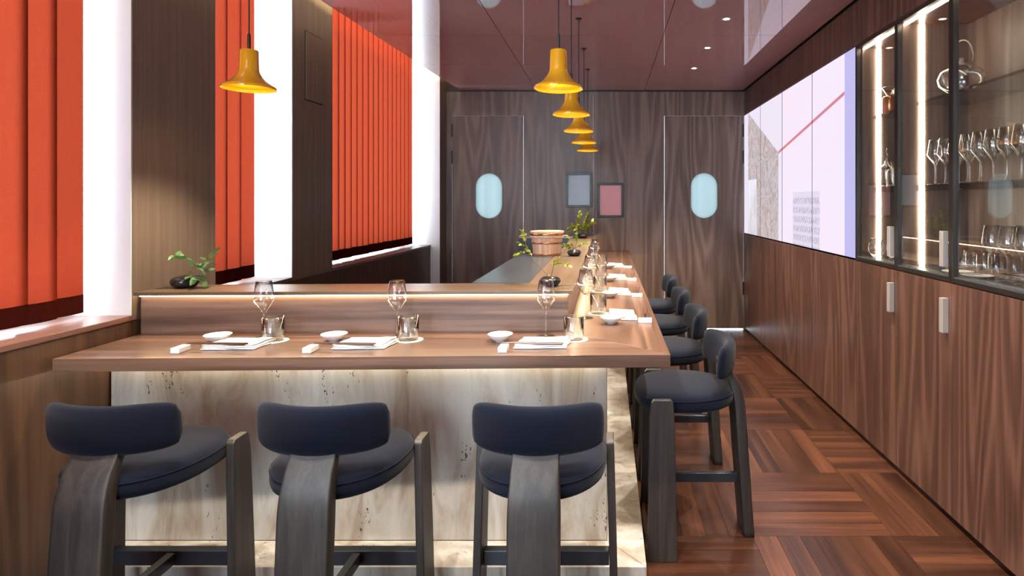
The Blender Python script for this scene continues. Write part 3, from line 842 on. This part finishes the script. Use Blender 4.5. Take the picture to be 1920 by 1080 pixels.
for x in (-1.45, -0.83, -0.20):
    place(down, du, (x, 1.30, HC), 0, 'small round recessed downlight in the ceiling over the stools facing the travertine front', 'downlights over the short counter')

# ------------------------------------------------------------------ tableware prototypes
GL = M['glass']
def lathe_thing(name, cat, prof, mat, n=32):
    o = MB().lathe(prof, n).build(name, mat, None, smooth=True, local=True); o['category'] = cat
    return o
wg_prof = [(0, .0), (.036, .0), (.0365, .0015), (.030, .003), (.012, .006), (.0045, .013), (.0034, .03), (.0032, .085), (.0045, .098), (.012, .108), (.028, .130), (.0375, .146), (.0385, .152), (.0375, .160), (.0285, .224),
           (.0275, .225), (.0365, .160), (.0375, .152), (.0365, .147), (.027, .132), (.010, .111), (0, .106)]
wine = lathe_thing('wine_glass', 'wine glass', wg_prof, GL, 28); wu = [False]
tb_prof = [(0, 0), (.0385, 0), (.0395, .002), (.0400, .090), (.0388, .0905), (.0382, .006), (0, .005)]
tumb = lathe_thing('tumbler', 'glass', tb_prof, GL, 32); tu = [False]
coas = lathe_thing('coaster', 'coaster', [(0, 0), (.049, 0), (.050, .001), (.049, .002), (0, .002)], M['coaster']); cu = [False]
bowl = lathe_thing('sauce_dish', 'dish', [(0, 0), (.019, 0), (.020, .005), (.026, .008), (.040, .018), (.0475, .029), (.0482, .030), (.0468, .0302), (.038, .0205), (.022, .0115), (0, .0095)], M['porcelain']); bu = [False]
def make_rest():
    o = MB().box(-.0155, .0155, -.030, .030, 0, .019).build('chopstick_rest', M['porcelain'], None, bevel=.002, local=True); o['category'] = 'chopstick rest'
    return o
rest = make_rest(); ru = [False]
def make_stick():
    o = MB().tube([(0, 0, 0), (.08, 0, 0), (.225, 0, 0)], [.0018, .0026, .0036], 10).build('chopstick', M['chop'], None, smooth=False, local=True); o['category'] = 'chopstick'
    return o
stick = make_stick(); ku = [False]
def make_napkin():
    b = MB(); nx, ny = 14, 10
    rnd = random.Random(3)
    for lay, (w, d, z0, z1, ox, oy) in enumerate(((.190, .120, 0, .006, 0, 0), (.182, .116, .0065, .0125, .001, .001), (.172, .112, .013, .0195, -.002, .002))):
        loops = []
        vs = []; fs = []
        for top in (0, 1):
            for i in range(nx + 1):
                for j in range(ny + 1):
                    u, w_ = i / nx - .5, j / ny - .5
                    e = max(abs(u), abs(w_)) * 2
                    z = (z1 if top else z0)
                    wob = .0022 * math.sin(9 * u + 5 * w_ + lay) + .0012 * math.sin(17 * w_ - 6 * u + lay)
                    z = z + (wob if (lay or top) else 0) * (1 if lay or top else 0)
                    if e > .97: z = (z0 + z1) / 2 + (.0012 if top else -.0012) + (wob * .5 if lay else 0)
                    z = max(z, 0.0)
                    vs.append((u * w + ox + w_ * .022 + .002 * math.sin(11 * w_ + lay * 2), w_ * d + oy + .0018 * math.sin(9 * u + lay), z))
        n1 = (nx + 1) * (ny + 1); idx = lambda t, i, j: t * n1 + i * (ny + 1) + j
        for i in range(nx):
            for j in range(ny):
                fs.append((idx(0, i, j), idx(0, i, j + 1), idx(0, i + 1, j + 1), idx(0, i + 1, j)))
                fs.append((idx(1, i, j), idx(1, i + 1, j), idx(1, i + 1, j + 1), idx(1, i, j + 1)))
        for i in range(nx):
            fs.append((idx(0, i, 0), idx(0, i + 1, 0), idx(1, i + 1, 0), idx(1, i, 0)))
            fs.append((idx(0, i + 1, ny), idx(0, i, ny), idx(1, i, ny), idx(1, i + 1, ny)))
        for j in range(ny):
            fs.append((idx(0, 0, j + 1), idx(0, 0, j), idx(1, 0, j), idx(1, 0, j + 1)))
            fs.append((idx(0, nx, j), idx(0, nx, j + 1), idx(1, nx, j + 1), idx(1, nx, j)))
        b.add(vs, fs)
    o = b.build('napkin', M['linen'], None, smooth=True, local=True); o['category'] = 'napkin'
    return o
napk = make_napkin(); nu_ = [False]

def setting(ox, oy, rz, where, dev=None):
    """place setting in guest coordinates: u to the guest's right, w away from the guest; (ox, oy) is the counter edge in front of the guest"""
    D = dict(rest=(-.155, .045), dish=(-.125, .175), nap=(-.005, .118), wine=(.02, .285), tum=(.135, .225), st=(-.165, .068))
    if dev: D.update(dev)
    c, s = math.cos(rz), math.sin(rz)
    P = lambda u, w, z=0.0: (ox + c * u - s * w, oy + s * u + c * w, CT + z)
    place(rest, ru, P(*D['rest']), rz, 'small white porcelain chopstick rest at ' + where, 'chopstick rests on the dining counter')
    place(bowl, bu, P(*D['dish']), rz, 'shallow white sauce dish at ' + where, 'sauce dishes on the dining counter')
    place(napk, nu_, P(*D['nap']), rz + R(3), 'folded white linen napkin at ' + where, 'napkins on the dining counter')
    place(wine, wu, P(*D['wine']), rz, 'stemmed crystal wine glass at ' + where, 'wine glasses on the dining counter')
    place(coas, cu, P(*D['tum']), rz, 'round ivory coaster under the tumbler at ' + where, 'coasters on the dining counter')
    place(tumb, tu, P(D['tum'][0] - .006, D['tum'][1], .0022), rz, 'clear glass tumbler at ' + where, 'tumblers on the dining counter')
    for k in (0, 1):
        o = place(stick, ku, P(D['st'][0], D['st'][1] + .009 * k, .0228), rz + R(-5 + 2.5 * k), 'dark chopstick nearer the %s at ' % ('counter edge', 'sauce dish')[k] + where, 'chopsticks on the dining counter')
W1 = 'the place setting by the window wall'; W2 = 'the middle place setting of the short counter'; W3 = 'the place setting by the mitred counter corner'
e = lambda x: fy(x, 2.0625)
setting(-1.365, e(-1.365), 0, W1, dict(wine=(.012, .293), tum=(.082, .245), dish=(-.125, .225), nap=(-.005, .165), rest=(-.165, .085), st=(-.165, .112)))
setting(-0.88, e(-0.88), 0, W2, dict(wine=(.048, .293), tum=(.115, .245), dish=(-.170, .225), nap=(-.020, .160), rest=(-.185, .075), st=(-.185, .100)))
setting(-0.215, 2.056, 0, W3, dict(wine=(-.029, .290), tum=(.092, .230), dish=(-.195, .200), nap=(-.025, .145), rest=(-.158, .060), st=(-.170, .085)))
W = ['the first long-counter setting from the corner', 'the second long-counter setting from the corner',
     'the third long-counter setting from the corner', 'the fourth long-counter setting from the corner']
for y, w in zip((2.74, 3.44, 4.10, 4.85), W):
    setting(.224, y, R(90), w, dict(rest=(-.13, .055), dish=(-.155, .205), nap=(.01, .150), wine=(-.03, .322), tum=(.075, .265), st=(-.14, .050)))

# ------------------------------------------------------------------ vases and sprigs on the raised ledge
vase_prof = [(0, 0), (.030, 0), (.042, .006), (.052, .018), (.0535, .027), (.050, .037), (.038, .045), (.020, .0495), (.011, .050), (.009, .047), (.009, .02), (0, .02)]
vase = lathe_thing('vase', 'vase', vase_prof, M['vase'], 36); vu = [False]
VZ = UT
vs = [(-1.782, 2.478, 1.0, 'squat black ceramic vase at the window end of the raised ledge'),
      (-0.245, 2.520, 0.86, 'squat black ceramic vase at the corner of the raised ledge'),
      (-0.218, 3.90, 0.86, 'squat black ceramic vase on the long ledge beside the wooden tub'),
      (-0.240, 5.75, 0.95, 'squat black ceramic vase at the far end of the long ledge')]
for x, y, s, lb in vs: place(vase, vu, (x, y, VZ), 0, lb, 'black vases on the raised ledge', s)

def leaf_data(mat, l=.030, w=.015):
    b = MB()
    pts = [(0, 0, 0), (.3, -.5, .10), (.65, -.42, .10), (1, 0, -.05), (.65, .42, .10), (.3, .5, .10), (.35, 0, 0), (.7, 0, .0)]
    b.add([(x * l, y * w, z * w) for x, y, z in pts], [(0, 1, 6), (1, 2, 7, 6), (2, 3, 7), (0, 6, 5), (6, 7, 4, 5), (7, 3, 4)])
    return b.mesh('leaf', mat, True)
LF = leaf_data(M['leaf'], .032, .017); LY = leaf_data(M['leaf_lime'], .022, .013)
def sprig(base, stems, label, mesh, parts=True, ls=1.0, seed=1):
    rnd = random.Random(seed)
    t = thing('leafy_sprig', base, label, 'plant', 'leafy sprigs in the black vases')
    tb = MB(); leaves = []
    for pts, leaf_from, nl in stems:
        P = [Vector(p) for p in pts]
        tb.tube(P, [.0019 - .0011 * i / (len(P) - 1) for i in range(len(P))], 5)
        seg = [(P[i + 1] - P[i]).length for i in range(len(P) - 1)]; tot = sum(seg)
        for k in range(nl):
            f = leaf_from + (1 - leaf_from) * (k + .6) / nl
            d = f * tot; i = 0
            while i < len(seg) - 1 and d > seg[i]: d -= seg[i]; i += 1
            p = P[i].lerp(P[i + 1], min(1, d / seg[i])); tdir = (P[i + 1] - P[i]).normalized()
            side = 1 if k % 2 else -1
            yaw = math.atan2(tdir.y, tdir.x) + side * rnd.uniform(.4, 1.7)
            leaves.append((p, (rnd.uniform(-1.0, 1.0), -math.asin(max(-.9, min(.9, tdir.z))) * .5 + rnd.uniform(-.7, .7), yaw), ls * rnd.uniform(.75, 1.15)))
    tb.build('stem', M['twig'], t, smooth=True, local=True)
    if parts:
        for p, r, s in leaves:
            o = bpy.data.objects.new('leaf', mesh); COL.objects.link(o); o.parent = t
            o.location = p; o.rotation_euler = r; o.scale = (s, s, s)
    else:
        from mathutils import Euler
        b = MB()
        base_v = [v.co.copy() for v in mesh.vertices]; base_f = [tuple(p.vertices) for p in mesh.polygons]
        for p, r, s in leaves:
            m_ = Euler(r).to_matrix()
            b.add([p + m_ @ (c * s) for c in base_v], base_f)
        tag(b.build('foliage', mesh.materials[0], t, smooth=True, local=True), kind='stuff')
    return t
z0 = VZ + .022
sprig((-1.782, 2.478, z0), [
    ([(0, 0, 0), (.012, -.004, .030), (.05, -.01, .070), (.09, -.01, .092), (.135, -.005, .140)], .35, 9),
    ([(.05, -.01, .070), (.038, -.012, .098), (.010, -.015, .100), (-.035, -.02, .118)], .4, 9),
    ([(.012, -.004, .030), (.045, -.02, .030), (.085, -.03, .012), (.100, -.03, .000)], .25, 7),
    ([(.05, -.01, .070), (.075, -.02, .062), (.105, -.02, .045)], .2, 6)],
    'green leafy sprig spreading from the vase at the window end of the ledge', LF, True, 1.45, 2)
sprig((-0.245, 2.520, z0 - .004), [
    ([(0, 0, 0), (-.01, 0, .030), (-.065, .01, .085), (-.105, .02, .150), (-.135, .03, .165)], .62, 18),
    ([(-.105, .02, .150), (-.11, .02, .185), (-.125, .03, .215)], .3, 16),
    ([(-.09, .015, .13), (-.13, .02, .125), (-.155, .03, .118)], .2, 14),
    ([(0, 0, 0), (.008, 0, .035), (.014, .0, .062), (.018, .005, .088), (.045, .01, .100)], .55, 16),
    ([(.014, 0, .075), (.045, 0, .080), (.085, 0, .070)], .2, 16)],
    'fine lime green sprig arching from the corner vase across the slate counter', LY, True, 0.95, 3)
sprig((-0.218, 3.90, z0 - .004), [
    ([(0, 0, 0), (-.005, 0, .045), (-.03, .0, .085), (-.05, 0, .12)], .3, 12),
    ([(0, 0, .03), (.04, 0, .055), (.09, 0, .07)], .2, 12),
    ([(0, 0, .03), (-.05, 0, .05), (-.075, 0, .045)], .2, 10),
    ([(0, 0, .03), (.02, 0, .075), (.015, .0, .13)], .3, 10)],
    'small green sprig in the vase beside the wooden tub', LY, False, 1.5, 4)
sprig((-0.240, 5.75, z0), [
    ([(0, 0, 0), (-.03, 0, .06), (-.10, 0, .10), (-.13, 0, .06)], .25, 26),
    ([(0, 0, 0), (.01, 0, .08), (.03, 0, .17), (.05, 0, .22)], .2, 28),
    ([(0, 0, 0), (-.02, 0, .08), (-.04, .0, .16), (-.03, 0, .22)], .2, 28),
    ([(0, 0, .03), (.04, 0, .08), (.10, 0, .14)], .2, 22)],
    'bushy lime green sprig in the vase at the far end of the ledge', LY, False, 2.2, 5)

# ------------------------------------------------------------------ wooden tub with lid
tub = thing('wooden_tub', (-0.405, 3.975, UT), 'lidded pale wooden tub with copper bands on the slate counter', 'tub')
ns = 18
for k in range(ns):
    a0 = 2 * math.pi * k / ns + .006; a1 = 2 * math.pi * (k + 1) / ns - .006
    rows = []
    for z, ro in ((.0005, .092), (.118, .106)):
        ri = ro - .012
        am = (a0 + a1) / 2
        rows.append([(ro * math.cos(a0), ro * math.sin(a0), z), (ro * 1.006 * math.cos(am), ro * 1.006 * math.sin(am), z), (ro * math.cos(a1), ro * math.sin(a1), z), (ri * math.cos(a1), ri * math.sin(a1), z), (ri * math.cos(a0), ri * math.sin(a0), z)])
    MB().rings(rows).build('stave', M['tub'], tub, local=True)
for z, r in ((.010, .0945), (.086, .1035)):
    MB().lathe([(r - .001, z - .006), (r + .0022, z - .005), (r + .0030, z + .005), (r - .001, z + .006)], 40).build('copper_band', M['copper'], tub, smooth=True, local=True)
lid = MB().lathe([(0, .1185), (.112, .1185), (.1145, .122), (.1145, .160), (.112, .164), (0, .165)], 44).build('lid', M['tub'], tub, smooth=False, bevel=.002, local=True)
MB().lathe([(.1142, .136), (.1162, .137), (.1162, .150), (.1142, .151)], 44).build('lid_band', M['copper'], lid, smooth=True, local=True)
MB().lathe([(0, .002), (.088, .002), (.088, .008), (0, .008)], 30).build('tub_base', M['tub'], tub, local=True)

# ------------------------------------------------------------------ framed prints on the back wall
def picture(x0, x1, z0, z1, mat, label, strokes):
    t = thing('framed_print', ((x0 + x1) / 2, YB - .02, z0), label, 'picture')
    w = .026
    f = MB()
    f.box(x0, x1, YB - .026, YB - .001, z0, z0 + w); f.box(x0, x1, YB - .026, YB - .001, z1 - w, z1)
    f.box(x0, x0 + w, YB - .026, YB - .001, z0 + w, z1 - w); f.box(x1 - w, x1, YB - .026, YB - .001, z0 + w, z1 - w)
    f.build('frame', M['frame'], t, bevel=.002)
    p = MB().box(x0 + w, x1 - w, YB - .008, YB - .002, z0 + w, z1 - w).build('print', mat, t)
    cx, cz = (x0 + x1) / 2, (z0 + z1) / 2
    b = MB()
    for (ax, az, bx, bz) in strokes:
        d = Vector((bx - ax, 0, bz - az)); n_ = Vector((-d.z, 0, d.x)).normalized() * .005
        q = [(cx + ax + n_.x, az + cz + n_.z), (cx + ax - n_.x, az + cz - n_.z), (cx + bx - n_.x, bz + cz - n_.z), (cx + bx + n_.x, bz + cz + n_.z)]
        b.rings([[(x, YB - .0082, z) for x, z in q], [(x, YB - .0115, z) for x, z in q]])
    b.build('embossing', mat, p)
k = 6.4 / 1100
px = lambda X: (X - 1138) * k
pz = lambda Y: EYE - (Y - 377) * k
picture(px(1061), px(1110.5), pz(389), pz(324), M['art_blue'], 'black framed pale blue embossed print on the walnut wall', [(-.03, .05, -.03, -.04), (0, .045, 0, -.045), (0, .045, .045, .045), (0, -.045, .04, -.05), (.03, .03, .03, -.03), (-.05, .03, -.03, .045)])
picture(px(1120), px(1169.5), pz(408), pz(343), M['art_pink'], 'black framed rose pink embossed print on the walnut wall', [(-.03, .05, .02, .05), (-.03, 0, .02, 0), (.05, .07, .05, -.05), (.05, -.05, -.03, -.05), (.02, .02, .02, -.02)])

# ------------------------------------------------------------------ glassware in the display cabinet
S0, S1, S2 = 1.0725, 1.4825, 1.9065
gi = 0
for row, xx in enumerate((1.655, 1.755)):
    for kk in range(11):
        y = 2.955 - kk * .088 - row * .03
        place(wine, wu, (xx, y, S1), 0, 'stemmed wine glass in the close rows on the cabinet middle shelf', 'wine glasses on the cabinet middle shelf')
for row, xx in enumerate((1.64, 1.74)):
    for kk in range(5):
        place(wine, wu, (xx, 2.50 - kk * .1 - row * .04, S0), 0, 'stemmed wine glass on the cabinet floor behind the third glass door', 'wine glasses on the cabinet floor')
for row, xx in enumerate((1.74, 1.82)):
    for kk in range(5):
        place(tumb, tu, (xx, 2.95 - kk * .083, S0), 0, 'clear tumbler in the rows on the cabinet floor behind the second glass door', 'tumblers on the cabinet floor', 0.9)
sauc = lathe_thing('saucer', 'plate', [(0, 0), (.030, 0), (.034, .004), (.062, .009), (.064, .011), (.060, .011), (.030, .006), (0, .006)], M['porcelain'])
su2 = [False]
for y in (2.66, 2.52):
    place(sauc, su2, (1.590, y, S0), 0, 'white saucer on the cabinet floor in front of the stemmed glasses', 'saucers on the cabinet floor')
tul = lathe_thing('tulip_glass', 'glass', [(0, 0), (.020, 0), (.022, .003), (.045, .022), (.055, .050), (.050, .085), (.036, .125), (.035, .125), (.048, .085), (.053, .050), (.043, .024), (.018, .007), (0, .006)], GL)
tu2 = [False]
for (x, y) in ((1.575, 3.43), (1.592, 3.325), (1.715, 3.42)):
    place(tul, tu2, (x, y, S0), 0, 'rounded stemless tulip glass on the cabinet floor behind the first glass door', 'tulip glasses on the cabinet floor', 0.87)
# glass bottle with tall stopper, small bottle
bt = thing('glass_bottle', (1.634, 3.43, S1), 'clear glass bottle with a tall curled stopper on the cabinet middle shelf', 'bottle')
MB().lathe([(0, 0), (.036, 0), (.038, .004), (.038, .095), (.034, .115), (.018, .130), (.010, .136), (.010, .150), (.008, .150), (.008, .136), (.016, .127), (.031, .113), (.035, .095), (.035, .008), (0, .006)], 28).build('body', GL, bt, smooth=True, local=True)
MB().tube([(0, 0, .140), (0, 0, .165), (.008, 0, .185), (-.002, 0, .205), (.004, 0, .225)], [.007, .005, .004, .003, .002], 8).build('stopper', GL, bt, smooth=True, local=True)
b2_ = thing('glass_bottle', (1.632, 3.342, S1), 'short clear glass bottle with a round stopper on the cabinet middle shelf', 'bottle')
MB().lathe([(0, 0), (.034, 0), (.035, .004), (.035, .080), (.030, .095), (.010, .103), (.010, .115), (.008, .115), (.008, .103), (.027, .093), (.032, .080), (.032, .007), (0, .006)], 28).build('body', GL, b2_, smooth=True, local=True)
MB().lathe([(0, .104), (.007, .104), (.007, .118), (.014, .128), (.012, .140), (0, .145)], 20).build('stopper', GL, b2_, smooth=True, local=True)
# copper pour-over pot with a glass cone
cp = thing('copper_pot', (1.640, 3.40, S2), 'copper pot with a glass cone on the cabinet top shelf', 'pot')
MB().lathe([(0, 0), (.036, 0), (.040, .006), (.040, .090), (.034, .100), (.032, .100), (.037, .088), (.037, .008), (0, .006)], 28).build('body', M['copper'], cp, smooth=True, local=True)
MB().lathe([(.014, .098), (.020, .110), (.042, .150), (.044, .152), (.040, .150), (.018, .112), (.012, .100)], 28).build('cone', GL, cp, smooth=True, local=True)
MB().tube([(0, -.038, .085), (0, -.075, .085), (0, -.085, .05), (0, -.070, .020), (0, -.039, .018)], .005, 8).build('handle', M['copper'], cp, smooth=True, local=True)
tp = thing('teapot', (1.690, 2.80, S2), 'large glass teapot with an arched handle on the cabinet top shelf', 'teapot')
MB().lathe([(0, 0), (.045, 0), (.060, .008), (.095, .045), (.102, .075), (.092, .108), (.060, .132), (.040, .138), (.038, .136), (.058, .129), (.088, .106), (.098, .075), (.091, .047), (.058, .012), (0, .005)], 40).build('body', GL, tp, smooth=True, local=True)
MB().lathe([(0, .138), (.039, .138), (.036, .146), (.010, .152), (.008, .160), (.013, .168), (.008, .176), (0, .178)], 28).build('lid', GL, tp, smooth=True, local=True)
MB().tube([(0, .085, .115)] + [(0, .10 * math.cos(a), .135 + .125 * math.sin(a)) for a in [math.pi * i / 12 for i in range(1, 12)]] + [(0, -.085, .115)], .0035, 8).build('handle', M['metal'], tp, smooth=True, local=True)
MB().tube([(0, .09, .06), (0, .125, .085), (0, .145, .12), (0, .155, .13)], [.016, .011, .008, .007], 12).build('spout', GL, tp, smooth=True, local=True)
